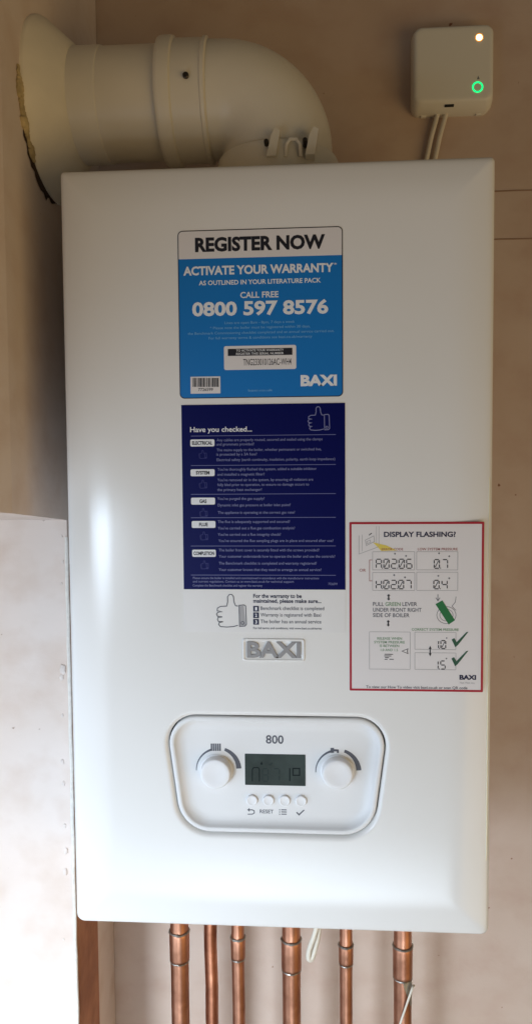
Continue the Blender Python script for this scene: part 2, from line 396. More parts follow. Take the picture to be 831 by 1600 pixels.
# ---- blue registration sticker
b1 = (-0.0872, 0.1471, 0.0621, 0.2987)
s1 = sheet('registration_sticker', b1, 0.0045, FY+0.0002, L0, 'ink', boiler)
s1['label'] = 'blue sticker with a white REGISTER NOW heading and a phone number'
cut = S(406, 402)[1]
t_ = 0.0008
a1 = Print(L0-LAY*0.6); L = rrect(b1[0]+t_, cut, b1[2]-t_, b1[3]-t_, 0.0038, 6)
a1.add([(b1[0]+t_, cut), (b1[2]-t_, cut)]+[p for p in L if p[1] > cut+0.004], [tuple(range(2+len([p for p in L if p[1] > cut+0.004])))])
a1.build('heading_field', 'paper', s1)
a2 = Print(L0-LAY*0.6); LL = [p for p in rrect(b1[0]+t_, b1[1]+t_, b1[2]-t_, cut, 0.0038, 6) if p[1] < cut-0.004]
a2.add(LL+[(b1[2]-t_, cut), (b1[0]+t_, cut)], [tuple(list(range(7, len(LL)))+[len(LL), len(LL)+1]+list(range(7)))])
a2.build('blue_field', 'blue', s1)
layer(1.6).text('REGISTER NOW', 304.5, 507, 391.5, 22.5, 0.042).build('heading_lettering', 'ink', s1)
p = layer(1.6); p.text('ACTIVATE YOUR WARRANTY', 286, 520, 428, 14, 0.036).text('*', 521.5, 526, 416, 5, 0.01).text('AS OUTLINED IN YOUR LITERATURE PACK', 310.5, 500.5, 443.8, 7.2, 0.022)
p.text('CALL FREE', 375.5, 435, 465.3, 9.5, 0.02).build('white_lettering', 'white', s1)
layer(1.6).text('0800 597 8576', 300, 512, 492.3, 22, 0.034).build('phone_number', 'white', s1)
p = layer(1.6); p.text('Lines are open 8am - 8pm, 7 days a week', 351, 460, 505.5, 4).text('* Please note the boiler must be registered within 30 days,', 328, 484, 513.2, 4)
p.text('the Benchmark Commissioning checklist completed and an annual service carried out.', 293, 521, 521.2, 4).text('For full warranty terms & conditions see baxi.co.uk/warranty', 326, 487, 529, 4).build('small_print', 'paleblue', s1)['kind'] = 'stuff'
layer(1.6).text('baxi.co.uk', 388, 426, 611.5, 3.5).build('web_address', 'paleblue', s1)
sn = layer(1.6).round(350, 540, 462.5, 577.5, 0.0018).build('serial_label', 'paper', s1)
layer(2.4).quad(356, 544.5, 456.5, 555.5).build('black_band', 'ink', s1)
layer(3.2).text('TO ACTIVATE YOUR WARRANTY', 369, 443, 549.0, 3.4, 0.01).text('REGISTER THIS SERIAL NUMBER', 369, 443, 554.2, 3.4, 0.01).build('band_lettering', 'white', s1)
layer(2.4).text('TNG233010126AC-WH4', 380, 455, 570.5, 10, 0.002).build('serial_number', 'ink', s1)
layer(1.6).quad(298, 588.5, 344.5, 615).build('barcode_label', 'paper', s1)
p = layer(2.4); x = 301.0; rb = random.Random(3)
while x < 341.5:
    w = rb.choice((0.8, 1.2, 1.9)); p.quad(x, 590.6, x+w, 604.6); x += w+rb.choice((0.7, 0.9, 1.3))
p.text('7726599', 310, 333, 611, 4.6, 0.01).build('barcode', 'ink', s1)
layer(1.6).text('BAXI', 469.5, 526, 603.2, 17.5, 0.05).build('brand_lettering', 'white', s1)

# ---- navy checklist sticker with white foot
b2 = (-0.0862, -0.0696, 0.0641, 0.1415)
s2 = sheet('checklist_sticker', b2, 0.0006, FY+0.0002, L0, 'film', boiler)
s2['label'] = 'navy checklist sticker with a white foot and a thumbs-up drawing'
nz = S(413, 921)[1]
a = Print(L0-LAY*0.6); a.add([(b2[0]+0.0002, nz), (b2[2]-0.0002, nz), (b2[2]-0.0002, b2[3]-0.0002), (b2[0]+0.0002, b2[3]-0.0002)], [(0, 1, 2, 3)]); a.build('navy_field', 'navy', s2)
def zx(x): return 275+x*0.337
layer(1.6).text('Have you checked...', 297.3, 393.6, 674.8, 8.0, 0.014).build('heading_lettering', 'white', s2)
p = layer(1.6); thumb(p, 480.6, 635, 515.2, 673, 1.1); p.build('thumb_drawing', 'mist', s2)
p = layer(1.6)
for y in (680.2, 726.6, 771.8, 808.6, 853.0, 898.6): p.quad(298, y-0.45, 523.5, y+0.45)
p.build('divider_line', 'line', s2)
for nm, y0, y1, x0, x1, w0, w1 in (('ELECTRICAL', 686.6, 697.6, 297.6, 335.2, 300.5, 332), ('SYSTEM', 733.2, 744, 298, 335.5, 306.5, 327.5), ('GAS', 777.6, 788.4, 298.8, 336.2, 312, 323), ('FLUE', 814, 824.8, 299.8, 336.8, 311.5, 325), ('COMPLETION', 858.8, 870, 300.6, 337.4, 302.8, 335.2)):
    layer(1.6).round(x0, y0, x1, y1, 0.0013).build('topic_tab', 'white', s2)
    layer(2.4).text(nm, w0, w1, (y0+y1)/2+2.9, 5.6, 0.035).build('topic_lettering', 'ink', s2)
    p = layer(1.6); thumb(p, (x0+x1)/2-5.5, y1+6, (x0+x1)/2+7, y1+19, 1.0); p.build('faint_thumb', 'ghost', s2)
p = layer(1.6)
for s, a_, b_, y in (('Any cables are properly routed, secured and sealed using the clamps', 188, 677, 688.8), ('and grommets provided?', 188, 362, 696.0), ('The mains supply to the boiler, whether permanent or switched live,', 188, 672, 704.4),
    ('is protected by a 3A fuse?', 188, 375, 711.7), ('Electrical safety (earth continuity, insulation, polarity, earth loop impedance)', 188, 735, 719.7), ("You've thoroughly flushed the system, added a suitable inhibitor", 192, 650, 734.8),
    ('and installed a magnetic filter?', 192, 410, 743), ("You've removed air in the system, by ensuring all radiators are", 192, 634, 751.5), ('fully bled prior to operation, to ensure no damage occurs to', 192, 615, 759), ('the primary heat exchanger?', 192, 398, 767),
    ("You've purged the gas supply?", 192, 410, 781), ('Dynamic inlet gas pressure at boiler inlet point?', 194, 530, 791), ('The appliance is operating at the correct gas rate?', 194, 550, 802.6), ('The flue is adequately supported and secured?', 194, 527, 817),
    ("You've carried out a flue gas combustion analysis?", 194, 550, 827), ("You've carried out a flue integrity check?", 194, 485, 837), ("You've ensured the flue sampling plugs are in place and secured after use?", 196, 727, 846.7),
    ('The boiler front cover is securely fitted with the screws provided?', 198, 662, 861.4), ('Your customer understands how to operate the boiler and use the controls?', 198, 735, 871.2), ('The Benchmark checklist is completed and warranty registered?', 198, 650, 882), ('Your customer knows that they need to arrange an annual service?', 198, 672, 892),
    ('Please ensure the boiler is installed and commissioned in accordance with the manufacturer instructions', 78, 660, 904.8), ('and current regulations. Contact us at www.baxi.co.uk for technical support', 78, 545, 910.2), ('Complete the Benchmark checklist and register the warranty', 78, 400, 916.4), ('7726599', 705, 747, 914)):
    p.text(s, zx(a_), zx(b_), y, 4.1 if y < 900 else 3.4, 0.004)
p.build('small_print', 'mist', s2)['kind'] = 'stuff'
p = layer(1.6); thumb(p, 338, 928, 385.8, 980.5, 1.3); p.build('thumb_drawing', 'slate', s2)
layer(0.8).poly([(374, 947), (381, 946.2), (384, 977), (375, 977.8)]).build('cuff_shade', 'palegrey', s2)
layer(1.6).text('For the warranty to be', 395.7, 471, 934.2, 6.2, 0.024).text('maintained, please make sure...', 395.7, 501.5, 942.0, 6.2, 0.024).build('warranty_lettering', 'inknavy', s2)
for n_, yc in (('1', 951), ('2', 961.2), ('3', 971.5)):
    layer(1.6).quad(395.7, yc-4.4, 404.6, yc+4.4).build('number_square', 'inknavy', s2)
    layer(2.4).text(n_, 398.6, 401.8, yc+2.6, 5.2, 0.03).build('number_lettering', 'white', s2)
layer(1.6).text('Benchmark checklist is completed', 407, 506, 953.2, 5.6, 0.006).text('Warranty is registered with Baxi', 407, 501, 963.4, 5.6, 0.006).text('The boiler has an annual service', 407, 501.5, 973.8, 5.6, 0.006).text('For full terms and conditions, visit www.baxi.co.uk/terms', 395.7, 502, 983.2, 3.4, 0.012).build('list_lettering', 'slate', s2)

# ---- red-framed display sticker
b3 = (0.0675, -0.1236, 0.1886, 0.0328)
s3 = sheet('display_sticker', b3, 0.0008, FY+0.0002, L0, 'paper', boiler)
s3['label'] = 'white instruction sticker with a red frame headed DISPLAY FLASHING?'
p = Print(L0-LAY*0.8); q0 = rrect(*b3, 0.0008, 4); tt = 0.0020; q1 = rrect(b3[0]+tt, b3[1]+tt, b3[2]-tt, b3[3]-tt, 0.0004, 4); n = len(q0)
p.add(q0+q1, [(i, (i+1) % n, n+(i+1) % n, n+i) for i in range(n)]); p.build('red_frame', 'red', s3)
X = lambda x: 535+x*0.2888
Y = lambda y: 805+y*0.2888
layer(1.2).text('DISPLAY FLASHING?', X(222), X(610), Y(117.5), 8.2, 0.03).build('heading_lettering', 'inknavy', s3)
p = layer(1.2)
p.stroke([(X(88), Y(110)), (X(88), Y(210)), (X(196), Y(170))], 0.8).stroke([(X(105), Y(105)), (X(105), Y(195))], 0.6).stroke([(X(196), Y(60)), (X(196), Y(166))], 0.6).stroke([(X(182), Y(60)), (X(182), Y(150))], 0.5)
p.stroke([(X(122), Y(135)), (X(168), Y(112)), (X(172), Y(142)), (X(128), Y(164))], 0.9, True).stroke([(X(130), Y(143)), (X(148), Y(134)), (X(150), Y(146)), (X(133), Y(154))], 0.7, True)
p.build('boiler_drawing', 'palegrey', s3)
layer(1.2).poly([(X(140), Y(107)), (X(155), Y(95)), (X(158), Y(99)), (X(143), Y(110))]).build('drawing_mark', 'ink', s3)
layer(0.9).poly([(X(163), Y(146)), (X(235), Y(163)), (X(295), Y(191)), (X(208), Y(193))]).build('beam_drawing', 'yellow', s3)
p = layer(1.4); p.text('ERROR CODE', X(210), X(326), Y(190), 3.6, 0.01).text('LOW SYSTEM PRESSURE', X(405), X(620), Y(190), 3.8, 0.01).text('OR', X(90), X(125), Y(305), 4.4, 0.01)
p.stroke([(X(160), Y(242)), (X(145), Y(242)), (X(145), Y(355)), (X(160), Y(355))], 0.8).build('red_lettering', 'rust', s3)
for a_ in ((160, 196, 389, 297), (398, 196, 622, 297), (160, 309, 390, 408), (398, 307, 622, 408), (143, 630, 365, 834), (388, 632, 612, 727), (388, 743, 612, 836)): layer(1.2).frame(X(a_[0]), Y(a_[1]), X(a_[2]), Y(a_[3]), 0.0004, 0.0006).build('value_frame', 'palegrey', s3)
def digits(s, x0, y0, y1, w, gap):
    x = x0; p = layer(1.6)
    for ch in s:
        if ch == '.': p.quad(X(x-gap*0.62)-0.6, Y(y1)-1.0, X(x-gap*0.62)+0.6, Y(y1)+0.5)
        else: p.seven(ch, X(x), Y(y0), X(x+w), Y(y1), 1.5); x += w+gap
    p.build('value_digits', 'ink', s3)
digits('A.02.06', 181, 238, 287, 28, 13); digits('0.7', 494, 240, 287, 28, 16); digits('H.02.07', 181, 352, 398, 28, 12); digits('0.4', 492, 352, 398, 28, 16)
digits('1.0', 491, 678, 721, 26, 13); digits('1.5', 491, 788, 832, 24, 14)
for cx_, cy_ in ((282, 208), (342, 220), (520, 206), (575, 222), (278, 324), (336, 336), (516, 328), (575, 341), (561, 664), (560, 775)): 
    r_ = 6 if cy_ < 600 else 5; layer(1.6).poly([(X(cx_-r_), Y(cy_)), (X(cx_), Y(cy_+r_)), (X(cx_+r_), Y(cy_)), (X(cx_), Y(cy_-r_))]).build('flash_mark', 'grey', s3)
def dbl(x, y0, y1, w):
    h = (y1-y0)
    layer(1.2).poly([(X(x), Y(y0)), (X(x-w), Y(y0+h*.3)), (X(x-w*.4), Y(y0+h*.3)), (X(x-w*.4), Y(y1-h*.3)), (X(x-w), Y(y1-h*.3)), (X(x), Y(y1)), (X(x+w), Y(y1-h*.3)), (X(x+w*.4), Y(y1-h*.3)), (X(x+w*.4), Y(y0+h*.3)), (X(x+w), Y(y0+h*.3))]).build('arrow_mark', 'ink', s3)
dbl(248, 425, 462, 9); dbl(246, 566, 602, 9); dbl(472, 706, 764, 8)
p = layer(1.2); p.stroke([(X(320), Y(735)), (X(352), Y(722)), (X(349), Y(735)), (X(352), Y(748))], 1.2, True).build('eye_mark', 'ink', s3)
p = layer(1.2)
for k, (u0, u1) in enumerate(((226, 272), (224, 262), (228, 250), (226, 242))): p.quad(X(u0), Y(750+k*9), X(u1), Y(754+k*9))
p.quad(X(252), Y(777), X(276), Y(781)); p.build('valve_mark', 'ink', s3)
layer(1.2).text('PULL', X(163), X(222), Y(491), 6, 0.01).text('LEVER', X(322), X(402), Y(491), 6, 0.01).text('UNDER FRONT RIGHT', X(163), X(425), Y(522), 6, 0.01).text('SIDE OF BOILER', X(163), X(360), Y(551), 6, 0.01).build('instruction_lettering', 'slate', s3)
layer(1.2).text('GREEN', X(230), X(312), Y(491), 6, 0.01).build('green_word', 'leaf', s3)
p = layer(1.2); p.text('RELEASE WHEN', X(186), X(320), Y(673), 3.8, 0.012).text('SYSTEM PRESSURE', X(170), X(335), Y(693), 3.8, 0.012).text('IS BETWEEN', X(200), X(305), Y(713), 3.8, 0.012).text('1.0 AND 1.5', X(205), X(298), Y(735), 3.8, 0.012).build('green_lettering', 'leaf', s3)
layer(1.2).text('CORRECT SYSTEM PRESSURE', X(372), X(626), Y(625), 3.8, 0.012).build('green_heading', 'leaf', s3)
p = layer(1.0); p.stroke([(X(560+52*math.cos(t*math.pi/10)), Y(540+46*math.sin(t*math.pi/10))) for t in range(20)], 0.8, True); p.stroke([(X(560+36*math.cos(t*math.pi/10)), Y(540+32*math.sin(t*math.pi/10))) for t in range(20)], 0.7, True)
p.stroke([(X(612), Y(440)), (X(608), Y(470)), (X(590), Y(492)), (X(612), Y(515))], 0.8); p.stroke([(X(514), Y(428)), (X(514), Y(460))], 1.1).stroke([(X(503), Y(446)), (X(514), Y(463)), (X(525), Y(446))], 1.1); p.build('valve_drawing', 'grey', s3)
layer(1.6).poly([(X(501), Y(481)), (X(572), Y(591)), (X(606), Y(568)), (X(538), Y(460))]).build('lever_drawing', 'green', s3)
for dx, dy in ((0, 0), (-1, 103)): layer(1.8).poly([(X(588+dx), Y(672+dy)), (X(608+dx), Y(714+dy)), (X(622+dx), Y(702+dy)), (X(679+dx), Y(630+dy)), (X(668+dx), Y(632+dy)), (X(615+dx), Y(686+dy)), (X(602+dx), Y(664+dy))]).build('tick_mark', 'tick', s3)
layer(1.2).text('BAXI', X(630), X(720), Y(890), 7.6, 0.05).build('brand_lettering', 'inknavy', s3)
layer(1.2).text('Heat. Made easy.', X(632), X(715), Y(911), 3.0).build('tagline_lettering', 'palegrey', s3)
layer(1.2).text('To view our How To video visit baxi.co.uk or scan QR code', X(125), X(672), Y(938), 4.2, 0.016).build('foot_lettering', 'slate', s3)

# ---- brand badge: moulded plate with a raised rim and raised letters
bb = Print(0).box(379, 997.5, 476, 1033)
def rl(i, y, r=0.002): return [(x, y, z) for x, z in rrect(bb[0]+i, bb[1]+i, bb[2]-i, bb[3]-i, r, 5)]
bd = mk('brand_badge', *loft([rl(0, FY+0.0004), rl(0.0002, FY-0.0006), rl(0.0006, FY-0.0011), rl(0.0012, FY-0.0011), rl(0.0017, FY-0.0006), rl(0.0022, FY-0.0002)], False, True), 'casing', boiler, angle=60)
g, fs = text_geo('BAXI', 0.03); ax = min(q[0] for q in g); bx_ = max(q[0] for q in g); az = min(q[1] for q in g); bz_ = max(q[1] for q in g)
lx0, lx1, lz0, lz1 = bb[0]+0.0042, bb[2]-0.0038, bb[1]+0.0033, bb[3]-0.0031
me = bpy.data.meshes.new('badge_letters'); bm = bmesh.new()
vv = [bm.verts.new((lx0+(x-ax)/(bx_-ax)*(lx1-lx0), FY-0.0014, lz0+(y-az)/(bz_-az)*(lz1-lz0))) for x, y in g]
for q in fs:
    try: bm.faces.new([vv[i] for i in q])
    except ValueError: pass
bmesh.ops.remove_doubles(bm, verts=bm.verts, dist=1e-6)
r_ = bmesh.ops.extrude_face_region(bm, geom=list(bm.faces)); 
for q in r_['geom']:
    if isinstance(q, bmesh.types.BMVert): q.co.y = FY+0.0002
bmesh.ops.recalc_face_normals(bm, faces=bm.faces)
bmesh.ops.translate(bm, verts=bm.verts, vec=-boiler.location); bm.to_mesh(me); bm.free(); obj('badge_letters', me, 'badge', bd)

# ---- control panel fittings (sub-parts of the panel)
PL = lambda k=1: Print(PY-0.00012*k, PY)
PL().text('800', 415.3, 443, 1162, 13.2, 0.02).build('model_number', 'slate', panel)
lb = Print(0, PY).box(382.6, 1178.3, 477, 1227.2)
lcd = sheet('display', lb, 0.0004, PY+0.0006, PY-0.0003, 'lcd', panel)
q = lambda x: 370+x*0.1444
w = lambda y: 1130+y*0.1444
p = Print(PY-0.00045, PY); p.stroke([(q(168), w(628)), (q(168), w(500)), (q(182), w(478)), (q(232), w(478)), (q(244), w(500)), (q(244), w(628))], 1.6); p.build('display_digit', 'seg', panel); p = Print(PY-0.00045, PY); p.stroke([(q(572), w(485)), (q(572), w(625))], 2.0)
p.build('display_digit', 'seg', panel); p = Print(PY-0.00045, PY); p.stroke([(q(606), w(488)), (q(678), w(488)), (q(678), w(562)), (q(606), w(562))], 1.9, True); p.build('display_degree', 'seg', panel); p = Print(PY-0.00045, PY); p.poly([(q(268), w(408)), (q(254), w(440)), (q(268), w(452)), (q(280), w(440))]); p.build('display_flame', 'seg', panel)
p = Print(PY-0.00045, PY); p.seven('8', q(278), w(490), q(338), w(626), 1.7); p.build('display_digit', 'segdim', panel); p = Print(PY-0.00045, PY); p.seven('7', q(398), w(490), q(460), w(626), 1.7); p.build('display_digit', 'segdim', panel); p = Print(PY-0.00045, PY); p.stroke([(q(345), w(440)), (q(358), w(450)), (q(384), w(428))], 2.0); p.build('display_tap', 'segdim', panel)
for bx_, by_ in ((393.2, 1251.0), (418.9, 1251.3), (444.0, 1251.6), (469.6, 1252.0)):
    c = SP(bx_+0.8, by_-1.4)
    v, f = lathe_y([(PY+0.0008, 0.0053), (PY-0.0016, 0.0052), (PY-0.0022, 0.0049), (PY-0.00245, 0.0044), (PY-0.0022, 0.0036), (PY-0.0021, 0.001)], c[0], c[1], 32); mk('button', v, f, 'knob', panel)
p = PL()
p.stroke([(q(118), w(984)), (q(168), w(984)), (q(188), w(972)), (q(188), w(948)), (q(168), w(937)), (q(134), w(937))], 1.5); p.poly([(q(112), w(937)), (q(138), w(958)), (q(138), w(916))])
p.text('RESET', q(248), q(396), w(975), 5.8, 0.016)
for yy in (937, 960, 984): p.quad(q(480), w(yy)-0.75, q(538), w(yy)+0.75); p.quad(q(456), w(yy)-0.75, q(468), w(yy)+0.75)
p.poly([(q(640), w(968)), (q(672), w(1000)), (q(732), w(942)), (q(722), w(934)), (q(672), w(980)), (q(650), w(958))])
p.build('button_symbols', 'slate', panel)
def dial(cx, cy, rot=0):
    c = SP(cx+2.6, cy-3.6)
    v, f = lathe_y([(PY+0.0006, 0.0158), (PY-0.0010, 0.0157), (PY-0.0014, 0.0153), (PY-0.0015, 0.0147), (PY-0.0078, 0.0144), (PY-0.0094, 0.0141), (PY-0.0102, 0.0136), (PY-0.0105, 0.0128), (PY-0.0101, 0.0094), (PY-0.0098, 0.0040), (PY-0.0097, 0.0006)], c[0], c[1], 56)
    mk('dial', v, f, 'knob', panel, angle=50)
dial(336, 1207); dial(524, 1208)
def arcs(cx, cy, r):
    p = PL()
    for a0, a1, w0, w1, r0 in ((182, 107, 1.0, 3.4, 0.0), (70, 3, 4.6, 8.2, 1.2)):
        n = 16; I = []; O = []
        for k in range(n+1):
            a = math.radians(a0+(a1-a0)*k/n); h = (w0+(w1-w0)*k/n)/2
            I.append(p.S(cx+(r+r0-h)*math.cos(a), cy-(r+r0-h)*math.sin(a))); O.append(p.S(cx+(r+r0+h)*math.cos(a), cy-(r+r0+h)*math.sin(a)))
        p.add(I+O, [(k, k+1, n+2+k, n+1+k) for k in range(n)])
    return p
arcs(339.5, 1202.5, 32.5).build('dial_scale', 'slate', panel); arcs(526, 1205.5, 33).build('dial_scale', 'slate', panel)
p = PL()
for k in range(5): p.quad(329.3+k*3.3, 1161.8, 331.9+k*3.3, 1173.2)
p.build('radiator_symbol', 'slate', panel)
p = PL(); p.poly([(516, 1168.5), (521.5, 1168.5), (521.5, 1170.5), (529, 1171), (529, 1176.5), (526, 1176.5), (526, 1174), (521.5, 1174), (521.5, 1176.2), (516, 1176.2)]); p.build('tap_symbol', 'slate', panel)

# ------------------------------------------------------------------ flue
FC, FZ, FK = 0.11, 0.4665, 0.965
FX = -0.0015
def fx(prof): return [(0.041+(x-0.041)*FK if x > -0.2 else x, r*FK) for x, r in prof]
flue = thing('flue', 'white round flue pipe bending from the boiler top into the left wall', 'flue pipe', (FX, FC, H2))
mk('straight_pipe', *lathe_x(fx([(-0.30, 0.0572), (-0.2, 0.0572), (-0.118, 0.0572)]), FC, FZ), 'flue', flue)
mk('wall_sleeve', *lathe_x(fx([(-0.232, 0.0586), (-0.190, 0.0586), (-0.1885, 0.0580), (-0.1880, 0.0572)]), FC, FZ), 'flue', flue)
mk('collar', *lathe_x(fx([(-0.1265, 0.0572), (-0.1265, 0.0606), (-0.1258, 0.0630), (-0.1240, 0.0642), (-0.1215, 0.0645), (-0.1130, 0.0645), (-0.1105, 0.0638), (-0.1090, 0.0612), (-0.0800, 0.0608), (-0.0785, 0.0622), (-0.0750, 0.0622), (-0.0735, 0.0590)]), FC, FZ, 64), 'flue', flue)
R = 0.0575; cxn, czn = FX-R, FZ-R; lp = []; ER = 0.0567
lp.append([(-0.0700, FC+ER*math.sin(2*math.pi*i/48), FZ+ER*math.cos(2*math.pi*i/48)) for i in range(48)])
for k in range(25):
    a = math.pi/2*(1-k/24); d = Vector((math.cos(a), 0, math.sin(a))); c = Vector((cxn, FC, czn))+d*R
    lp.append([tuple(c+d*ER*math.cos(2*math.pi*i/48)+Vector((0, 1, 0))*ER*math.sin(2*math.pi*i/48)) for i in range(48)])
lp.append([(x, y, H2-0.004) for x, y, z in lp[-1]])
mk('elbow', *loft(lp), 'flue', flue)
mk('flue_flange', *lathe_z([(H2-0.002, 0.070), (H2+0.005, 0.070), (H2+0.0075, 0.068), (H2+0.009, 0.0642), (H2+0.030, 0.0636), (H2+0.040, 0.0628), (H2+0.0430, 0.0612), (H2+0.0436, 0.0567)], FX, FC, 56, False), 'flue', flue)
# clip lugs standing on the flange, each with a slanted ear
for px in (424, 484):
    c = at(px, 240, FC-0.064); z = 0.386
    lug = []
    for yy in (-0.005, 0.012):
        lug += [(c.x-0.0045, c.y+yy, z-0.004), (c.x+0.0045, c.y+yy, z-0.004), (c.x+0.0085, c.y+yy*0.8, z+0.0200), (c.x+0.0035, c.y+yy*0.8, z+0.0225), (c.x-0.0005, c.y+yy, z+0.014)]
    mk('clip_lug', lug, [(0, 1, 2, 3, 4), (9, 8, 7, 6, 5)]+[(i, i+5, (i+1) % 5+5, (i+1) % 5) for i in range(5)], 'flue', flue, smooth=False)
    v, f = lathe_y([(c.y-0.0075, 0.0016), (c.y-0.0060, 0.0024), (c.y+0.012, 0.0024)], c.x-0.0046, z+0.0095, 14); mk('clip_screw', v, f, 'screw', flue)
c = at(458, 240, FC-0.0645)
v, f = tube([(c.x-0.0075, c.y+0.002, 0.383), (c.x-0.0065, c.y, 0.394), (c.x-0.003, c.y-0.0005, 0.3985), (c.x+0.003, c.y-0.0005, 0.3985), (c.x+0.0065, c.y, 0.394), (c.x+0.0075, c.y+0.002, 0.383)], 0.0019, 8); mk('clip_loop', v, f, 'flue', flue)
c = at(293, 125, FC-0.0515)
lumpn = Vector((0, c.y-FC, c.z-FZ)).normalized()
v, f = tube([Vector((c.x, FC, FZ))+lumpn*t for t in (0.0600, 0.0626, 0.0632)], [0.0030, 0.0030, 0.0022], 14); mk('collar_screw', v, f, 'screw', flue)
# rubber wall seal: soft cone against the wall
seal = [(XL-0.003, 0.0868), (XL+0.0020, 0.0870), (XL+0.0042, 0.0858), (XL+0.010, 0.0805), (XL+0.017, 0.0735), (XL+0.024, 0.0665), (XL+0.029, 0.0615), (XL+0.0315, 0.0590), (XL+0.0325, 0.0565)]
SY, SZ = 0.1055, 0.4600
lp = []
for q, (x, r) in enumerate(seal):
    t = min(1, max(0, (x-XL)/0.0315)); cy_, cz_ = SY+(FC-SY)*t, SZ+(FZ-SZ)*t; row = []
    for k in range(72):
        a = 2*math.pi*k/72; rr = r*(1+(1-t)*(0.035*math.sin(a)**2+0.03*noise.noise((math.cos(a)*1.6, math.sin(a)*1.6, 3))))
        row.append((x+0.0010*noise.noise((math.cos(a)*3, math.sin(a)*3, 8))*(q in (1, 2)), cy_+rr*math.cos(a), cz_+rr*math.sin(a)))
    lp.append(row)
mk('wall_seal', *loft(lp), 'rubber', flue)
# broken plaster hole and foam around the seal's lower front edge
def ring(t, r): return SY+math.cos(t)*r, SZ+math.sin(t)*r
hp = []; hq = []
for k in range(41):
    t = math.radians(192+k*2.35); e = math.sin(math.pi*k/40)
    ro = 0.086+(0.0130*e**0.8)*(1+0.6*noise.noise((k*0.45, 2, 0))+0.3*noise.noise((k*1.7, 6, 0)))
    hp.append((XL+0.0006,)+ring(t, ro)); hq.append((XL+0.0009,)+ring(t, 0.078))
mk('broken_edge', *loft([hp, hq], closed=False), 'hole', lw, smooth=False)
fp = []
for k in range(23):
    t = math.radians(178+k*2.5); fp.append((XL+0.0018,)+ring(t, 0.0905+0.0022*noise.noise((k*0.8, 5, 0))))
fc_ = catmull(fp, 4)
v, f = tube(fc_, [max(0.0009, (0.0044+0.0026*noise.noise((k*0.07, 1, 9))+0.0008*noise.noise((k*0.4, 4, 2)))*min(1, 0.4+min(k, 88-k)*0.06)) for k in range(len(fc_))], 12)
v = [(XL+0.0012+(x-XL-0.0018)*0.7+0.0007*noise.noise((y*300, z*300, 1)), y+0.0011*noise.noise((y*320, z*320, 5)), z+0.0011*noise.noise((y*320, z*320, 9))) for x, y, z in v]
fo = mk('foam_bead', v, f, 'foam')
tag(fo, 'ragged yellowish foam bead round the flue seal on the left wall', 'foam')

# ------------------------------------------------------------------ wireless hub on the back wall
hub = thing('wireless_hub', 'square off-white receiver box with lit amber and green lights on the back wall', 'receiver', (0.2033, YB, 0.519))
hx0, hx1, hz0, hz1 = 0.1556, 0.2514, 0.5232, 0.6140
def hl(i, y, r, dz=0.0): return [(x, y, z) for x, z in rrect(hx0+i, hz0+i-dz, hx1-i, hz1-i, r, 8)]
mk('housing', *loft([hl(0.0, YB, 0.010, 0.005), hl(-0.001, YB-0.010, 0.010, 0.0045), hl(-0.0005, YB-0.020, 0.010, 0.002), hl(0.0006, YB-0.0255, 0.010), hl(0.0020, YB-0.0274, 0.009), hl(0.0040, YB-0.0282, 0.008), hl(0.0070, YB-0.0284, 0.006)], False, True), 'hub', hub, angle=60)
HY = YB-0.0284
c = at(748, 58.5, HY); v, f = lathe_y([(HY+0.001, 0.0036), (HY-0.0003, 0.0036), (HY-0.0007, 0.0028), (HY-0.0009, 0.001)], c.x, c.z, 20); mk('amber_light', v, f, 'amber', hub)
v, f = loft([[(c.x+r*math.cos(2*math.pi*i/24), HY-0.00015, c.z+r*math.sin(2*math.pi*i/24)) for i in range(24)] for r in (0.0036, 0.0050)]); mk('amber_light_halo', v, f, 'amber_ring', hub)  # flat glowing ring that paints the halo round the amber light
c = at(745.5, 136, HY); v, f = loft([[(c.x+(0.0057+0.0009*math.cos(b*math.pi/4))*math.cos(2*math.pi*i/36), HY-0.0001-0.0007*math.sin(b*math.pi/4), c.z+(0.0057+0.0009*math.cos(b*math.pi/4))*math.sin(2*math.pi*i/36)) for i in range(36)] for b in range(0, 5)])
mk('green_ring_light', v, f, 'greenled', hub)
c = at(746.5, 121.5, HY); mk('flame_mark', [(c.x-0.0016, HY-0.0001, c.z-0.0018), (c.x+0.0016, HY-0.0001, c.z-0.0018), (c.x, HY-0.0001, c.z+0.0026)], [(0, 1, 2)], 'grey', hub, smooth=False)
c = at(699, 172.5, YB-0.012)
def box(name, x0, y0, z0, x1, y1, z1, m, parent): return mk(name, [(x0, y0, z0), (x1, y0, z0), (x1, y1, z0), (x0, y1, z0), (x0, y0, z1), (x1, y0, z1), (x1, y1, z1), (x0, y1, z1)], [(0, 3, 2, 1), (4, 5, 6, 7), (0, 1, 5, 4), (1, 2, 6, 5), (2, 3, 7, 6), (3, 0, 4, 7)], m, parent, smooth=False)
box('socket', c.x-0.0055, YB-0.024, hz0-0.0022, c.x+0.0055, YB-0.0205, hz0+0.003, 'dark', hub)
for x in (hx0+0.012, hx0+0.079): box('snap_foot', x, YB-0.008, hz0-0.0072, x+0.006, YB-0.004, hz0-0.002, 'hub', hub)
for k, (xa, xb) in enumerate(((682.5, 665.5), (695.5, 678.5))):
    a = at(xa, 180, YB-0.008); b = at(xb, 250, YB-0.006); m_ = (a+b)/2+Vector((-0.0006, 0, 0.0005)); e_ = b+(b-a)*0.7
    v, f = tube(catmull([(a.x, a.y, a.z+0.006), a, m_, b, e_, e_+Vector((0, 0, -0.12))], 6), 0.0030, 12)
    tag(mk('signal_cable', v, f, 'cable'), ('off-white cable under the receiver box, on the flue side of its twin', 'off-white cable under the receiver box, on the far side from the flue')[k], 'cable', 'cables under the receiver box')

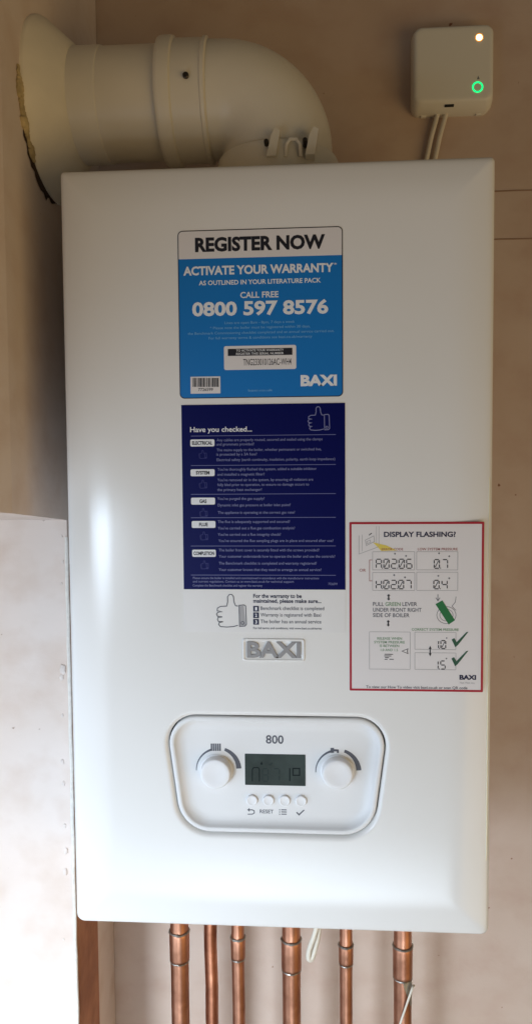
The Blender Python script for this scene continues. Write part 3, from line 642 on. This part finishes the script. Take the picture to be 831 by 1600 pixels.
# ------------------------------------------------------------------ copper pipes under the boiler
def pipe(label, x, y, r, coup=None, m='copper', ring=None, bend=0.0):
    t = thing('copper_pipe', label, 'pipe', (x, y, -0.72), 'copper pipes under the boiler')
    n = 20; path = [(x+bend*noise.noise((x*9, k*0.35, 2)), y, -0.352-0.40*k/n) for k in range(n+1)]
    mk('tube', *tube(path, r, 28), m, t)
    if coup:
        za, zb = coup
        mk('coupling', *lathe_z([(za, r), (za-0.0004, r+0.0009), (za-0.0015, r+0.0012), (za-0.004, r+0.0012), (zb+0.0035, r+0.0010), (zb+0.0010, r+0.0010), (zb, r+0.0006), (zb-0.0006, r)], x, y, 32), m, t)
        rp = [(x+(r+0.0007)*math.cos(2*math.pi*k/32), y+(r+0.0007)*math.sin(2*math.pi*k/32), za+0.0006*noise.noise((k*0.5, x*20, 1))) for k in range(33)]
        mk('solder_ring', *tube(rp, [0.0013+0.0006*noise.noise((k*0.4, x*30, 4)) for k in range(33)], 8), 'solder', t)
        rp = [(x+(r+0.0002)*math.cos(2*math.pi*k/32), y+(r+0.0002)*math.sin(2*math.pi*k/32), zb-0.0012+0.0006*noise.noise((k*0.5, x*20, 6))) for k in range(33)]
        mk('solder_ring', *tube(rp, 0.0009, 6), 'solder', t)
    return t
def zat(py, y): return at(420, py, y).z
def xat(px, y, py=1530): return at(px, py, y).x
PYY = 0.16
pipe('wide copper pipe with a long coupling, first from the window wall', xat(281.5, PYY), PYY, 0.0107, (zat(1467, PYY-.01), zat(1512, PYY-.01)))
pipe('plain narrow copper pipe without any coupling, set farther back than the rest', xat(330.3, 0.19), 0.19, 0.0079, None, 'copper_dull', bend=0.0012)
pipe('narrow copper pipe with a silvery solder ring beside the plain pipe', xat(372.5, PYY), PYY, 0.0075, (zat(1474, PYY-.01), zat(1506, PYY-.01)), bend=0.0006)
pipe('wide copper pipe with a coupling beside the hanging white cable loop', xat(455.3, PYY), PYY, 0.0107, (zat(1474, PYY-.01), zat(1520, PYY-.01)))
pipe('narrow copper pipe with a short coupling beyond the white cable loop', xat(540.3, PYY), PYY, 0.0074, (zat(1480, PYY-.01), zat(1508, PYY-.01)))
p6 = pipe('wide copper pipe with grey tape and a thin white wire across it', xat(628.5, PYY), PYY, 0.0103, (zat(1478, PYY-.01), zat(1526, PYY-.01)))
# grey foil tape wrapped part-way round the last pipe
x6 = xat(628.5, PYY); za, zb = zat(1528, PYY-.01), zat(1566, PYY-.01); lo = []
for z, a0 in ((za, -95), (za-0.008, -82), (za-0.016, -66), (zb, -40)):
    lo.append([(x6+0.0108*math.cos(math.radians(a0+(70-a0)*k/12)), PYY+0.0108*math.sin(math.radians(a0+(70-a0)*k/12)), z) for k in range(13)])
mk('foil_tape', *loft(lo, closed=False), 'foil', p6)

# ------------------------------------------------------------------ loose cables under the boiler
def Q(px, py, y): return at(px, py, y)
pth = catmull([Q(500, 1436, 0.13), Q(497, 1460, 0.13), Q(492, 1483, 0.129), Q(486.5, 1498, 0.128), Q(482, 1497, 0.127), Q(483, 1484, 0.127), Q(490, 1464, 0.126), Q(497, 1440, 0.126)], 6)
v, f = tube(pth, 0.0030, 12); tag(mk('cable_loop', v, f, 'white_cable' if 'white_cable' in M else 'cable'), 'loop of white cable hanging from the boiler underside between copper pipes', 'cable')
pth = catmull([Vector((x6+0.0085, PYY+0.008, zat(1545, PYY))), Q(645.5, 1540, PYY-0.004), Q(643, 1546, PYY-0.011), Q(634, 1572, PYY-0.0125), Q(624, 1602, PYY-0.0135), Q(612, 1640, PYY-0.015)], 6)
v, f = tube(pth, 0.0013, 8); tag(mk('thin_wire', v, f, 'cable'), 'thin whitish wire slanting across the taped copper pipe', 'wire')
